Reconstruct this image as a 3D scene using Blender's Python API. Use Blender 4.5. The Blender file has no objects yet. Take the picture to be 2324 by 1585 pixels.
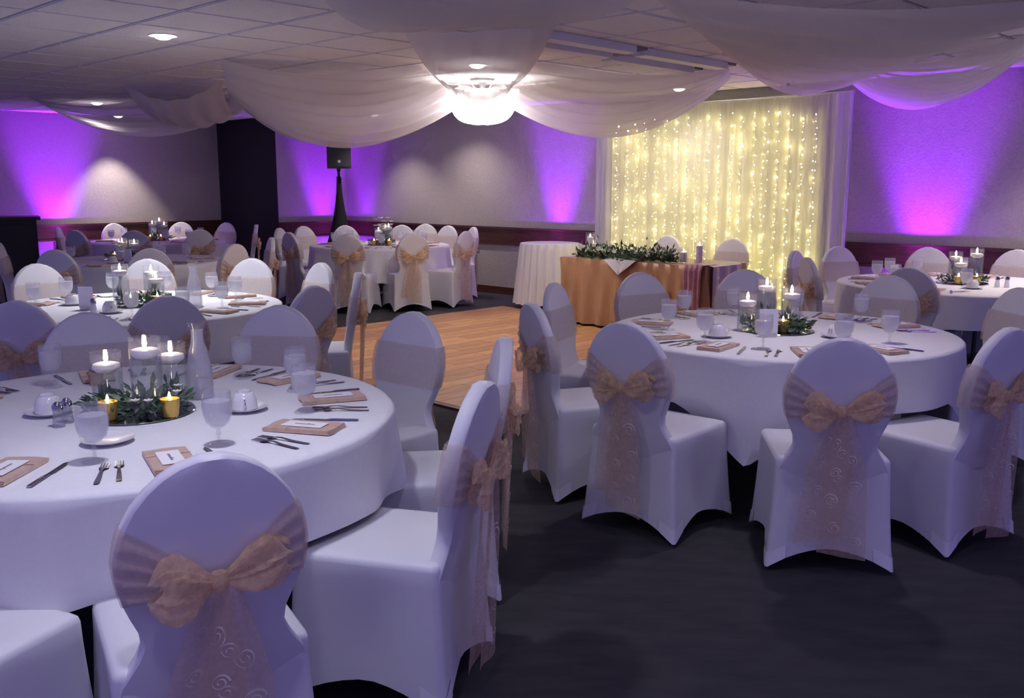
import bpy, math, random
from mathutils import Vector, Matrix
R = random.Random(7)
PI = math.pi
sc = bpy.context.scene
COL = sc.collection

# ------------------------------------------------------------------ camera
cd = bpy.data.cameras.new('camera'); cam = bpy.data.objects.new('camera', cd); COL.objects.link(cam)
cam.location = (0, 0, 1.53); cam.rotation_euler = (math.radians(90 - 9.915), 0, 0)
cd.sensor_fit = 'HORIZONTAL'; cd.sensor_width = 36.0; cd.lens = 36.0 * 2128.0 / 2324.0
cd.clip_start = .05; cd.clip_end = 100
sc.camera = cam
# ------------------------------------------------------------------ world + exposure
w = bpy.data.worlds.new('world'); sc.world = w; w.use_nodes = True
wb = w.node_tree.nodes['Background']; wb.inputs[0].default_value = (.36, .30, .90, 1); wb.inputs[1].default_value = .46
sc.view_settings.view_transform = 'Standard'; sc.view_settings.look = 'None'
sc.view_settings.exposure = 0.55; sc.view_settings.gamma = 1.0
sc.view_settings.use_curve_mapping = False
try:
    sc.cycles.caustics_reflective = False; sc.cycles.caustics_refractive = False
    sc.cycles.sample_clamp_indirect = 4.0; sc.cycles.transparent_max_bounces = 14
    sc.cycles.max_bounces = 5; sc.cycles.diffuse_bounces = 3; sc.cycles.glossy_bounces = 2; sc.cycles.transmission_bounces = 3
    sc.cycles.use_adaptive_sampling = True; sc.cycles.adaptive_threshold = .09; sc.cycles.adaptive_min_samples = 24
except Exception:
    pass
DOWN = 1.0        # recessed lamp power factor
PURPLE = (.30, .012, 1.0)

# ------------------------------------------------------------------ room frame
TH = math.radians(46); CA, SA = math.cos(TH), math.sin(TH)
def AB(a, b, z=0.0): return Vector((CA * a - SA * b, SA * a + CA * b, z))
ZC, ZR = 2.56, .95
WA, WL, WJ, AJ = 9.5, 14.75, 13.0, 8.17

# ------------------------------------------------------------------ materials
def mat(name, col=(.8, .8, .8), rough=.6, metal=0.0, **kw):
    m = bpy.data.materials.new(name); m.use_nodes = True
    b = m.node_tree.nodes['Principled BSDF']
    b.inputs['Base Color'].default_value = (*col, 1); b.inputs['Roughness'].default_value = rough
    b.inputs['Metallic'].default_value = metal
    for k, v in kw.items():
        b.inputs[k.replace('_', ' ')].default_value = v
    return m
def N(m, t, **kw):
    n = m.node_tree.nodes.new(t)
    for k, v in kw.items(): setattr(n, k, v)
    return n
def L(m, a, b): m.node_tree.links.new(a, b)
def noisy(m, c1, c2, scale=8.0, detail=4.0, stretch=(1, 1, 1), bump=0.0, lo=.3, hi=.7, rot=(0, 0, 0), coord='Object'):
    b = m.node_tree.nodes['Principled BSDF']
    tc = N(m, 'ShaderNodeTexCoord'); mp = N(m, 'ShaderNodeMapping'); nz = N(m, 'ShaderNodeTexNoise'); cr = N(m, 'ShaderNodeValToRGB')
    mp.inputs['Scale'].default_value = stretch; mp.inputs['Rotation'].default_value = rot
    nz.inputs['Scale'].default_value = scale; nz.inputs['Detail'].default_value = detail
    cr.color_ramp.elements[0].position = lo; cr.color_ramp.elements[1].position = hi
    cr.color_ramp.elements[0].color = (*c1, 1); cr.color_ramp.elements[1].color = (*c2, 1)
    L(m, tc.outputs[coord], mp.inputs['Vector']); L(m, mp.outputs[0], nz.inputs['Vector'])
    L(m, nz.outputs['Fac'], cr.inputs['Fac']); L(m, cr.outputs[0], b.inputs['Base Color'])
    if bump:
        bp = N(m, 'ShaderNodeBump'); bp.inputs['Strength'].default_value = bump; bp.inputs['Distance'].default_value = .01
        L(m, nz.outputs['Fac'], bp.inputs['Height']); L(m, bp.outputs[0], b.inputs['Normal'])
    return m
def emit(name, col, s):
    m = bpy.data.materials.new(name); m.use_nodes = True; nt = m.node_tree; nt.nodes.clear()
    e = nt.nodes.new('ShaderNodeEmission'); e.inputs[0].default_value = (*col, 1); e.inputs[1].default_value = s
    o = nt.nodes.new('ShaderNodeOutputMaterial'); nt.links.new(e.outputs[0], o.inputs[0])
    if name in NOSAMPLE: m.cycles.emission_sampling = 'NONE'   # the lamp objects beside them do the lighting
    return m
NOSAMPLE = ('candle_flame', 'votive_glow', 'lamp_lens', 'lamp_lens_dim', 'uplight_lens', 'lantern_bulb')
def sheer(name, col, opac, trans=.5, noise=0.0, nscale=30.0):
    """thin woven cloth: part see-through, part diffuse and translucent"""
    m = bpy.data.materials.new(name); m.use_nodes = True; nt = m.node_tree; nt.nodes.clear()
    o = nt.nodes.new('ShaderNodeOutputMaterial'); d = nt.nodes.new('ShaderNodeBsdfDiffuse'); t = nt.nodes.new('ShaderNodeBsdfTranslucent')
    tr = nt.nodes.new('ShaderNodeBsdfTransparent'); m1 = nt.nodes.new('ShaderNodeMixShader'); m2 = nt.nodes.new('ShaderNodeMixShader')
    d.inputs[0].default_value = t.inputs[0].default_value = (*col, 1)
    m1.inputs[0].default_value = trans; m2.inputs[0].default_value = opac
    nt.links.new(d.outputs[0], m1.inputs[1]); nt.links.new(t.outputs[0], m1.inputs[2])
    nt.links.new(tr.outputs[0], m2.inputs[1]); nt.links.new(m1.outputs[0], m2.inputs[2]); nt.links.new(m2.outputs[0], o.inputs[0])
    if noise:
        tc = nt.nodes.new('ShaderNodeTexCoord'); nz = nt.nodes.new('ShaderNodeTexNoise'); nz.inputs['Scale'].default_value = nscale
        mr = nt.nodes.new('ShaderNodeMapRange'); mr.inputs['To Min'].default_value = opac - noise; mr.inputs['To Max'].default_value = opac + noise
        mr.inputs['From Min'].default_value = .3; mr.inputs['From Max'].default_value = .7
        nt.links.new(tc.outputs['Object'], nz.inputs['Vector']); nt.links.new(nz.outputs['Fac'], mr.inputs['Value']); nt.links.new(mr.outputs[0], m2.inputs[0])
    return m
def glass(name, tint=(1, 1, 1), milk=0.0, milkcol=(.8, .8, .9), refl=1.0):
    """thin clear glass: see-through with fresnel reflections, optional frosted share"""
    m = bpy.data.materials.new(name); m.use_nodes = True; nt = m.node_tree; nt.nodes.clear()
    o = nt.nodes.new('ShaderNodeOutputMaterial'); tr = nt.nodes.new('ShaderNodeBsdfTransparent'); tr.inputs[0].default_value = (*tint, 1)
    g = nt.nodes.new('ShaderNodeBsdfGlossy'); g.inputs['Roughness'].default_value = .03
    f = nt.nodes.new('ShaderNodeLayerWeight'); f.inputs['Blend'].default_value = .5
    pw = nt.nodes.new('ShaderNodeMath'); pw.operation = 'POWER'; pw.inputs[1].default_value = 4.0
    ml = nt.nodes.new('ShaderNodeMath'); ml.operation = 'MULTIPLY_ADD'; ml.inputs[1].default_value = .45 * refl; ml.inputs[2].default_value = .035
    nt.links.new(f.outputs['Facing'], pw.inputs[0]); nt.links.new(pw.outputs[0], ml.inputs[0])
    mx = nt.nodes.new('ShaderNodeMixShader'); nt.links.new(ml.outputs[0], mx.inputs[0]); nt.links.new(tr.outputs[0], mx.inputs[1]); nt.links.new(g.outputs[0], mx.inputs[2])
    last = mx
    if milk:
        d = nt.nodes.new('ShaderNodeBsdfDiffuse'); d.inputs[0].default_value = (*milkcol, 1)
        t = nt.nodes.new('ShaderNodeBsdfTranslucent'); t.inputs[0].default_value = (*milkcol, 1)
        a = nt.nodes.new('ShaderNodeMixShader'); a.inputs[0].default_value = .5
        nt.links.new(d.outputs[0], a.inputs[1]); nt.links.new(t.outputs[0], a.inputs[2])
        m2 = nt.nodes.new('ShaderNodeMixShader'); m2.inputs[0].default_value = milk
        nt.links.new(mx.outputs[0], m2.inputs[1]); nt.links.new(a.outputs[0], m2.inputs[2]); last = m2
    nt.links.new(last.outputs[0], o.inputs[0]); return m

M = {}
M['cover'] = mat('spandex_white', (.74, .73, .76), .55, Sheen_Weight=.25)
M['pocket'] = mat('foot_pocket_white', (.86, .85, .88), .5)
M['cloth'] = noisy(mat('tablecloth_white', (.8, .79, .82), .75), (.795, .785, .815), (.82, .81, .84), 60, 2)
M['sash'] = sheer('sash_organza', (.80, .60, .47), .46, .40, .08, 60)
M['sashf'] = sheer('sash_organza_front', (.80, .64, .54), .36, .3, .025, 60)
M['bow'] = sheer('bow_organza', (.98, .74, .48), .58, .42, .20, 45)
M['thread'] = mat('embroidery_thread', (.97, .86, .70), .35, .15)
M['carpet'] = noisy(mat('carpet_charcoal', (.03, .03, .034), .95), (.020, .020, .025), (.034, .033, .038), 5.0, 8, (1, 3.0, 1), .3, .3, .7, (0, 0, .4))
M['wall'] = noisy(mat('wall_vinyl_taupe', (.43, .39, .37), .75), (.40, .365, .345), (.47, .43, .41), 45, 3, bump=.25)
M['darkwall'] = mat('return_wall_dark', (.014, .013, .018), .85)  # even near-black base colour for the return wall
M['wood'] = noisy(mat('dark_mahogany', (.06, .02, .015), .35), (.045, .013, .010), (.095, .035, .024), 6, 6, (1, 1, 14))
M['tile'] = noisy(mat('ceiling_tile_mineral', (.58, .55, .55), .95), (.80, .77, .78), (.88, .85, .86), 70, 3, bump=.3)
M['grid'] = mat('ceiling_grid_metal', (.26, .24, .26), .6)
M['plank'] = noisy(mat('dance_floor_oak', (.5, .27, .12), .42), (.46, .22, .085), (.68, .38, .17), 5, 6, (1.2, 12, 1))
M['swag'] = sheer('ceiling_voile', (.90, .86, .87), .80, .45)
M['drape'] = sheer('backdrop_voile', (.84, .82, .76), .72, .6)
M['drape2'] = sheer('backdrop_side_voile', (.82, .80, .84), .90, .35)
M['black'] = mat('black_plastic', (.010, .010, .012), .5)
M['scrim'] = mat('black_stretch_fabric', (.006, .006, .008), .9)
M['grille'] = noisy(mat('speaker_grille', (.014, .014, .018), .6), (.008, .008, .01), (.03, .03, .035), 160, 0)
M['silver'] = mat('silver_badge', (.6, .6, .6), .3, .8)
M['steel'] = mat('cutlery_steel', (.34, .34, .40), .22, 1.0)
M['napkin'] = noisy(mat('satin_napkin', (.56, .36, .25), .5, Sheen_Weight=.3), (.56, .36, .25), (.68, .47, .34), 22, 3, (1, 3, 1))
M['card'] = mat('card_paper', (.86, .84, .86), .7)
M['ink'] = mat('printed_ink', (.25, .23, .27), .8)
M['china'] = mat('white_china', (.80, .78, .80), .18)
M['glass'] = glass('clear_glass', (.985, .985, .99), .04)
M['goblet'] = glass('goblet_glass', (.985, .985, .99), .14, (.85, .85, .92))
M['ice'] = glass('ice_water', (.98, .98, .99), .50, (.92, .92, .96))
M['water'] = glass('vase_water', (.95, .98, .965), .10, (.60, .75, .70))
M['carafe'] = glass('frosted_carafe_water', (.97, .97, .985), .45, (.88, .88, .94))
M['wax'] = mat('white_wax', (.92, .88, .86), .4, Subsurface_Weight=.0)
M['flame'] = emit('candle_flame', (1, .82, .55), 22)
M['votive'] = mat('gold_votive_glass', (.70, .45, .12), .25, .6)
M['votive_glow'] = emit('votive_glow', (1, .62, .12), 2.2)
M['leaf'] = noisy(mat('green_leaf', (.05, .11, .05), .45), (.025, .06, .03), (.09, .17, .08), 25, 2)
M['leaf2'] = noisy(mat('sage_leaf', (.16, .22, .14), .55), (.10, .16, .10), (.24, .30, .20), 25, 2)
M['petal'] = mat('cream_petal', (.82, .80, .70), .6)
M['mirror'] = mat('mirror_glass', (.55, .60, .58), .05, 1.0)
M['gold'] = noisy(mat('bronze_satin', (.40, .22, .11), .38, Sheen_Weight=.3), (.31, .155, .07), (.46, .25, .12), 4, 3, (1, 1, .3))
M['mauve'] = noisy(mat('mauve_satin', (.46, .20, .25), .35, Sheen_Weight=.3), (.36, .13, .18), (.56, .29, .34), 7, 3)
M['lilac'] = mat('lilac_satin', (.50, .42, .48), .4)
M['trimwhite'] = mat('white_trim', (.75, .74, .75), .5)
M['lens'] = emit('lamp_lens', (1, .97, 1), 26)
M['lens_dim'] = emit('lamp_lens_dim', (1, .95, .97), 4)
M['uplens'] = emit('uplight_lens', (.75, .45, 1), 14)
M['bulb'] = emit('fairy_bulb', (1, .88, .32), 18.0)
M['bulb_hot'] = emit('fairy_bulb_bright', (1, .88, .34), 33.0)
M['wire'] = mat('clear_wire', (.7, .68, .55), .5)
M['bowl'] = sheer('lantern_voile', (.92, .90, .92), .75, .6)
M['table'] = mat('table_laminate', (.30, .26, .22), .5)
M['leg'] = mat('table_leg_steel', (.10, .10, .11), .4, .7)
M['plate'] = mat('switch_plate', (.70, .67, .68), .5)
M['terra'] = mat('terracotta', (.45, .25, .14), .7)

# ------------------------------------------------------------------ mesh helpers
class MB:
    def __init__(s): s.v = []; s.f = []
    def add(s, vs, fs):
        o = len(s.v); s.v += [tuple(p) for p in vs]; s.f += [tuple(i + o for i in f) for f in fs]; return s
    def box(s, x0, x1, y0, y1, z0, z1, mtx=None):
        vs = [Vector((x, y, z)) for z in (z0, z1) for y in (y0, y1) for x in (x0, x1)]
        if mtx: vs = [mtx @ p for p in vs]
        return s.add(vs, [(0, 2, 3, 1), (4, 5, 7, 6), (0, 1, 5, 4), (2, 6, 7, 3), (0, 4, 6, 2), (1, 3, 7, 5)])
    def abox(s, a0, a1, b0, b1, z0, z1):
        vs = [AB(a, b, z) for z in (z0, z1) for b in (b0, b1) for a in (a0, a1)]
        return s.add(vs, [(0, 2, 3, 1), (4, 5, 7, 6), (0, 1, 5, 4), (2, 6, 7, 3), (0, 4, 6, 2), (1, 3, 7, 5)])
    def grid(s, rows, closed=False):
        n, k = len(rows), len(rows[0]); vs = [p for r in rows for p in r]; fs = []
        for i in range(n - 1):
            for j in range(k if closed else k - 1):
                j2 = (j + 1) % k; fs.append((i * k + j, i * k + j2, (i + 1) * k + j2, (i + 1) * k + j))
        return s.add(vs, fs)
    def lathe(s, prof, n=24, c=(0, 0, 0), cap=True):
        rows = [[(c[0] + r * math.cos(2 * PI * i / n), c[1] + r * math.sin(2 * PI * i / n), c[2] + z) for i in range(n)] for r, z in prof]
        o = len(s.v); s.grid(rows, True)
        if cap:
            if prof[0][0] > 1e-6: s.f.append(tuple(o + i for i in reversed(range(n))))
            if prof[-1][0] > 1e-6: s.f.append(tuple(o + (len(prof) - 1) * n + i for i in range(n)))
        return s
    def tube(s, pts, r, n=6, cap=True):
        pts = [Vector(p) for p in pts]; rows = []
        for i, p in enumerate(pts):
            d = (pts[min(i + 1, len(pts) - 1)] - pts[max(i - 1, 0)]).normalized()
            u = d.cross(Vector((0, 0, 1)));
            if u.length < 1e-3: u = Vector((1, 0, 0))
            u.normalize(); v = d.cross(u); rr = r[i] if isinstance(r, (list, tuple)) else r
            rows.append([p + rr * (u * math.cos(2 * PI * k / n) + v * math.sin(2 * PI * k / n)) for k in range(n)])
        o = len(s.v); s.grid(rows, True)
        if cap:
            s.f.append(tuple(o + i for i in reversed(range(n)))); s.f.append(tuple(o + (len(pts) - 1) * n + i for i in range(n)))
        return s
    def mesh(s, name, m, smooth=True, ang=40):
        me = bpy.data.meshes.new(name); me.from_pydata(s.v, [], s.f); me.update()
        if m: me.materials.append(m)
        if smooth:
            me.polygons.foreach_set('use_smooth', [True] * len(me.polygons))
            try: me.set_sharp_from_angle(angle=math.radians(ang))
            except Exception: pass
        return me
    def build(s, name, m, parent=None, smooth=True, ang=40, loc=None, rz=0):
        return ob(name, s.mesh(name, m, smooth, ang), parent, loc, rz)
def ob(name, data, parent=None, loc=None, rz=0):
    o = bpy.data.objects.new(name, data); COL.objects.link(o)
    if parent: o.parent = parent
    if loc is not None: o.location = loc
    if rz: o.rotation_euler[2] = rz
    return o
def tag(o, label, cat, group=None):
    o['label'] = label; o['category'] = cat
    if group: o['group'] = group
    return o
def thing(name, label, cat, loc=(0, 0, 0), rz=0, group=None):
    return tag(ob(name, None, None, loc, rz), label, cat, group)
def struct(o): o['kind'] = 'structure'; return o
def stuff(o): o['kind'] = 'stuff'; return o
def dup(src, loc, rz, label=None, group=None, parent=None):
    c = src.copy(); COL.objects.link(c); c.parent = parent
    if parent is None:
        c.location = loc; c.rotation_euler = (0, 0, rz)
        if label: c['label'] = label
        if group: c['group'] = group
    for ch in KIDS.get(src.name, ()):
        dup(ch, None, None, parent=c)
    return c
KIDS = {}
def freeze(root):
    """remember children once so copying does not scan the scene"""
    KIDS[root.name] = list(root.children)
    for c in root.children: freeze(c)
def fac(p, c): return math.atan2(c[1] - p[1], c[0] - p[0]) - PI / 2   # rotation so local +Y points from p to c
def leafmesh(mb, p, d, n, l, wd):
    d = d.normalized(); s = d.cross(n).normalized(); u = s.cross(d).normalized()
    a = p; b = p + d * l * .45 + s * wd + u * wd * .3; c = p + d * l; e = p + d * l * .45 - s * wd + u * wd * .3; m = p + d * l * .5 - u * wd * .15
    mb.add([a, b, c, e, m], [(0, 1, 4), (1, 2, 4), (2, 3, 4), (3, 0, 4)])
def rv(r=R): 
    while True:
        v = Vector((r.uniform(-1, 1), r.uniform(-1, 1), r.uniform(-1, 1)))
        if .05 < v.length < 1: return v.normalized()

# ================================================================== THE ROOM
fl = struct(MB().abox(-1.6, WA + .3, -2.6, WL + .3, -.06, 0).build('floor', M['carpet'], smooth=False))
ce = struct(MB().abox(-1.6, WA + .3, -2.6, WL + .3, ZC + .02, ZC + .08).build('ceiling', M['grid'], smooth=False))
struct(MB().abox(WA, WA + .12, -2.6, WJ + .12, 0, ZC + .02).build('wall_back', M['wall'], smooth=False))
struct(MB().abox(AJ, WA, WJ, WJ + .12, 0, ZC + .02).build('wall_jog', M['wall'], smooth=False))
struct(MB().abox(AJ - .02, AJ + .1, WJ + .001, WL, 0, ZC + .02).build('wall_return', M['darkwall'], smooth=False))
struct(MB().abox(-1.6, AJ + .1, WL, WL + .12, 0, ZC + .02).build('wall_left', M['wall'], smooth=False))
def rails(n, a0, a1, b0, b1, da, db):
    mb = MB(); t = .022
    def bar(z0, z1, th):
        mb.abox(min(a0, a0 + da * th), max(a1, a1 + da * th), min(b0, b0 + db * th), max(b1, b1 + db * th), z0, z1)
    bar(ZR - .23, ZR - .02, t); bar(ZR - .03, ZR, t + .022); bar(ZR - .245, ZR - .22, t + .012)
    struct(mb.build('trim_%d' % n, M['wood'], smooth=False))
    mb = MB()
    mb.abox(min(a0, a0 + da * .02), max(a1, a1 + da * .02), min(b0, b0 + db * .02), max(b1, b1 + db * .02), 0, .10)
    mb.abox(min(a0, a0 + da * .03), max(a1, a1 + da * .03), min(b0, b0 + db * .03), max(b1, b1 + db * .03), 0, .03)
    struct(mb.build('baseboard_' + ('back', 'jog', 'left', 'return')[n - 1], M['wood'], smooth=False))
rails(1, WA, WA, -2.6, WJ, -1, 0); rails(2, AJ, WA, WJ, WJ, 0, -1); rails(3, -1.6, AJ, WL, WL, 0, -1)
# ceiling tiles, 2 x 2 ft lay-in panels
S = .64; pA, pB = 2.206, 5.466
tm = MB(); g = .011
tm.box(g, S - g, g, S - g, 0, .02); tm.box(g + .012, S - g - .012, g + .012, S - g - .012, -.006, 0)
tme = tm.mesh('ceiling_tile', M['tile'], False)
cells = []
def inview(p):
    d = p - Vector((0, 0, 1.53)); t = math.radians(9.915)
    k = d.y * math.cos(t) - d.z * math.sin(t)
    if k < .5: return None
    x = 2128 * d.x / k; y = 2128 * (d.y * math.sin(t) + d.z * math.cos(t)) / k
    return k if abs(x) < 1330 and y < 900 else None
rest = MB()
for i in range(-10, 13):
    for j in range(-17, 16):
        a, b = pA + i * S, pB + j * S
        if a < -1.6 or a + S > WA or b < -2.6 or b + S > WL: continue
        if a + S > AJ and b + S > WJ: continue
        k = inview(AB(a + S / 2, b + S / 2, ZC))
        if k: cells.append((k, a, b))
        elif AB(a, b).length < 9: rest.abox(a + g, a + S - g, b + g, b + S - g, ZC, ZC + .02)
cells.sort()
for k, a, b in cells[:300]:
    ob('ceiling_tile', tme, ce, AB(a, b, ZC), TH)
for k, a, b in cells[300:]: rest.abox(a + g, a + S - g, b + g, b + S - g, ZC, ZC + .02)
if rest.v: stuff(rest.build('ceiling_tile_field', M['tile'], ce, False))

# dance floor of oak planks
DA0, DA1, DB0, DB1 = 4.3, 8.4, 4.25, 8.28
df = thing('dance_floor', 'portable square oak dance floor laid on the dark carpet', 'dance floor', AB(DA0, DB0), TH)
tr = MB(); wA, wB = DA1 - DA0, DB1 - DB0
for x0, x1, y0, y1 in ((-.05, wA + .05, -.05, 0), (-.05, wA + .05, wB, wB + .05), (-.05, 0, 0, wB), (wA, wA + .05, 0, wB)): tr.box(x0, x1, y0, y1, .001, .018)
tr.build('edge_trim', M['wood'], df, False)
pw_ = .155; n = int(round(wB / pw_)); pw_ = wB / n; pl = wA / 4
def plank(l):
    mb = MB(); e = .002; mb.box(e, l - e, e, pw_ - e, .001, .02); return mb.mesh('plank', M['plank'], False)
pf, ph = plank(pl), plank(pl / 2)
tones = []
for q in range(4):
    m = M['plank'].copy(); cr = [x for x in m.node_tree.nodes if x.type == 'VALTORGB'][0]
    s = (.85, .95, 1.05, 1.16)[q]; t = (1.0, .93, 1.0, 1.05)[q]
    for e in cr.color_ramp.elements: e.color = (e.color[0] * s, e.color[1] * s * t, e.color[2] * s, 1)
    tones.append((m, ))
pm = [[], []]
for q in range(4):
    for h, src in enumerate((pf, ph)):
        c = src.copy(); c.materials.clear(); c.materials.append(tones[q][0]); pm[h].append(c)
for i in range(n):
    if i % 2 == 0: segs = [(k * pl, 0) for k in range(4)]
    else: segs = [(0, 1)] + [(pl / 2 + k * pl, 0) for k in range(3)] + [(wA - pl / 2, 1)]
    for x, h in segs: ob('plank', R.choice(pm[h]), df, (x, i * pw_, 0))

# ------------------------------------------------------------------ lamps in the ceiling
def spot(name, parent, loc, target, power, col, size, blend, rad=.05):
    l = bpy.data.lights.new(name, 'SPOT'); l.energy = power; l.color = col; l.spot_size = math.radians(size); l.spot_blend = blend; l.shadow_soft_size = rad
    o = bpy.data.objects.new(name, l); COL.objects.link(o); o.parent = parent; o.location = loc
    d = Vector(target) - Vector(loc); o.rotation_euler = d.to_track_quat('-Z', 'Y').to_euler(); return o
rm = MB(); rm.lathe([(.064, -.001), (.078, -.002), (.098, -.004), (.100, 0), (.100, .004)], 28, cap=False)
rl = MB(); rl.lathe([(.066, -.001), (.050, -.018), (.025, -.027), (.0001, -.029)], 28)
trimme, lensme, lensdim = rm.mesh('trim_ring', M['trimwhite']), rl.mesh('lens', M['lens']), rl.mesh('lens', M['lens_dim'])
def downlight(p, power, col, label, size=120, blend=1.0, bright=True):
    t = thing('recessed_light', label, 'ceiling light', (p[0], p[1], ZC - .008), 0, 'recessed ceiling lights')
    ob('trim_ring', trimme, t); ob('lens', lensme if bright else lensdim, t)
    spot('lamp', t, (0, 0, -.035), (0, 0, -1), power * DOWN, col, size, blend, .06)
    return t
COOL = (.93, .92, 1.0); WARM = (1, .88, .78)
downlight((-2.42, 6.78), 115, (.93, .93, 1), 'brightest round recessed light in ceiling tiles above the second left table', 130)
downlight((-.85, 2.55), 47, (.82, .84, 1), 'round recessed ceiling light straight above the foreground left table', 130)
downlight((-.55, 1.25), 34, (.70, .67, 1), 'round recessed ceiling light just ahead of the camera', 140)
downlight((1.45, 2.7), 20, (.70, .66, 1), 'round recessed ceiling light above the aisle before the near right chairs', 140)
downlight((1.4, 4.55), 40, (.92, .84, 1), 'added unseen ceiling light straight above the foreground right table', 140)  # added lamp without a visible fixture, brightens this table top
downlight((-.30, 8.40), 70, (1, .92, .84), 'round recessed light seen through the voile swag above the dance floor', 140)
downlight((3.98, 7.0), 45, WARM, 'added unseen ceiling light above the right end of the far right table', 130)  # added fill for the far right table, kept outside the view
downlight(AB(6.3, 14.3), 130, WARM, 'round recessed light near the left wall casting a warm scallop', 80, .5, False)
downlight(AB(5.12, 12.21), 12, WARM, 'faint round recessed light above the table by the left wall', 120, 1, False)
downlight(AB(8.85, 9.85), 50, WARM, 'small recessed light seen beside the glowing fabric lantern', 130, .8, False)
downlight(AB(8.75, 5.95), 35, WARM, 'small recessed light seen through the voile before the lit backdrop', 130, .8, False)
downlight(AB(8.8, 11.3), 60, WARM, 'small recessed light near the back wall close to the loudspeaker', 110, .7, False)
downlight(AB(8.75, 1.9), 80, WARM, 'recessed light near the back wall at the right edge', 110, .7, False)
for px_, py_, nm in ((-4.58, 10.91, 'far left table'), (.47, 9.98, 'dance floor'), (2.39, 9.2, 'head table end')):
    mb = MB(); mb.lathe([(.03, 0), (.03, -.004), (.008, -.006), (.008, -.03), (.016, -.032), (.016, -.036), (.0001, -.037)], 12)
    tag(mb.build('sprinkler_head', M['silver'], None, loc=(px_, py_, ZC)), 'tiny metal sprinkler head in the ceiling above the ' + nm, 'sprinkler', 'ceiling sprinklers')
for i, (a0, a1, b0) in enumerate(((4.85, 5.85, 4.36), (5.15, 5.95, 4.66), (6.0, 7.15, 4.38), (6.05, 7.2, 4.74))):
    t = thing('linear_fixture', ('long unlit white ceiling bar nearest the camera right of the voile swag', 'short unlit white ceiling bar just behind the nearest one', 'long unlit white ceiling bar further back, nearer the big right swag', 'long unlit white ceiling bar furthest back, beside the sprinkler')[i], 'light fixture', AB(a0, b0, ZC - .008), TH, 'unlit ceiling bars')
    MB().box(0, a1 - a0, 0, .12, -.055, 0).build('housing', M['trimwhite'], t, False)
    MB().box(a1 - a0 + .002, a1 - a0 + .15, 0.01, .11, -.02, 0).build('end_box', M['grid'], t, False)

# ------------------------------------------------------------------ purple floor uplights
def uplight(p, tgt, power, label, size=74, rz=0):
    t = thing('uplight', label, 'uplight', p, rz, 'purple floor uplights')
    MB().lathe([(.075, .0), (.085, .01), (.085, .15), (.092, .155), (.092, .175), (.078, .175), (.074, .15), (.0001, .15)], 20).build('housing', M['black'], t)
    MB().lathe([(.072, .151), (.0001, .153)], 20).build('lens', M['uplens'], t)
    MB().tube([(-.11, 0, .012), (-.11, 0, .09), (-.088, 0, .10)], .008).tube([(.11, 0, .012), (.11, 0, .09), (.088, 0, .10)], .008).box(-.118, .118, -.02, .02, 0, .012).build('yoke', M['black'], t)
    d = Vector(tgt) - Vector(p); d = Matrix.Rotation(-rz, 3, 'Z') @ d
    spot('lamp', t, (0, 0, .19), d, power, PURPLE, size, .85, .07)
    spot('spill_lamp', t, (0, 0, .195), d, power * .09, PURPLE, 120, .9, .05)
UP = [((WA - .42, 8.3), (WA, 8.25), 'purple uplight on the floor between round white table and lit backdrop'),
      ((WA - .37, 3.5), (WA, 3.5), 'purple uplight on the floor behind the far right table'),
      ((9.0, WJ - .42), (9.0, WJ), 'purple uplight on the floor left of the loudspeaker stand'),
      ((WA - .38, 12.5), (WA, 12.45), 'purple uplight on the floor in the corner behind the loudspeaker stand'),
      ((5.45, WL - .42), (5.45, WL), 'purple uplight on the floor at the left wall beside the black bar')]
for (p_, t_, lab_), pw__, sz_ in zip(UP, (520, 600, 460, 200, 680), (40, 46, 40, 36, 46)):
    uplight(AB(*p_), AB(*t_, 2.45), pw__, lab_, sz_, TH)


# ================================================================== SWAGS AND LANTERN
def swag(label, a0, a1, b0, b1, sag, folds=5, amp=.025, scoopa=0.0, scoopb=0.0, vs=0.0, nu=40, nv=36, s0=None):
    """voile panel hung from edge a (a0-a1) to edge b (b0-b1), sagging between them"""
    a0, a1, b0, b1 = map(Vector, (a0, a1, b0, b1)); c = (a0 + a1 + b0 + b1) / 4; c.z = ZC
    rows = []
    for i in range(nu + 1):
        u = i / nu; row = []
        for j in range(nv + 1):
            v = j / nv
            p = a0.lerp(a1, v).lerp(b0.lerp(b1, v), u)
            s = 4 * u * (1 - u); q = 4 * v * (1 - v)
            p.z -= (sag if s0 is None else s0 + (sag - s0) * v ** .8) * s * (1 - vs + vs * q) + scoopa * q * (1 - u) ** 2 + scoopb * q * u ** 2
            wd = min(1, (a0.lerp(b0, u) - a1.lerp(b1, u)).length * 1.2)
            p.z -= amp * (.3 + .7 * math.sqrt(s)) * (.5 + .5 * math.sin(v * folds * 2 * PI + 1.3 * math.sin(u * 5))) * (.35 + .65 * wd)
            p.z = min(p.z, ZC - .006)
            row.append(p - c)
        rows.append(row)
    o = MB().grid(rows).build('voile_swag', M['swag'], None, loc=c)
    tag(o, label, 'ceiling drape', 'white voile ceiling swags')
    return o
z = ZC - .012
HUB = Vector((-.29, 9.5, 2.44))
swag('white voile swag hanging in front of the glowing fabric lantern', (-.72, 6.55, z), (.28, 6.28, z), (-.46, 9.3, 2.44), (-.12, 9.3, 2.44), .27, 5, .03, vs=.6, scoopa=.02)
swag('white voile swag sweeping left from the lantern over the far left area', (-2.36, 7.9, z), (-3.2, 10.9, z), (-.80, 8.35, z), (-.40, 9.6, 2.38), .50, 7, .05, vs=0, s0=.06)
swag('white voile swag sweeping right from the lantern toward the backdrop', (1.86, 8.35, z), (2.1, 9.3, z), (.16, 8.1, z), (-.16, 9.6, 2.38), .44, 6, .04, vs=0, s0=.06)
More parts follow.
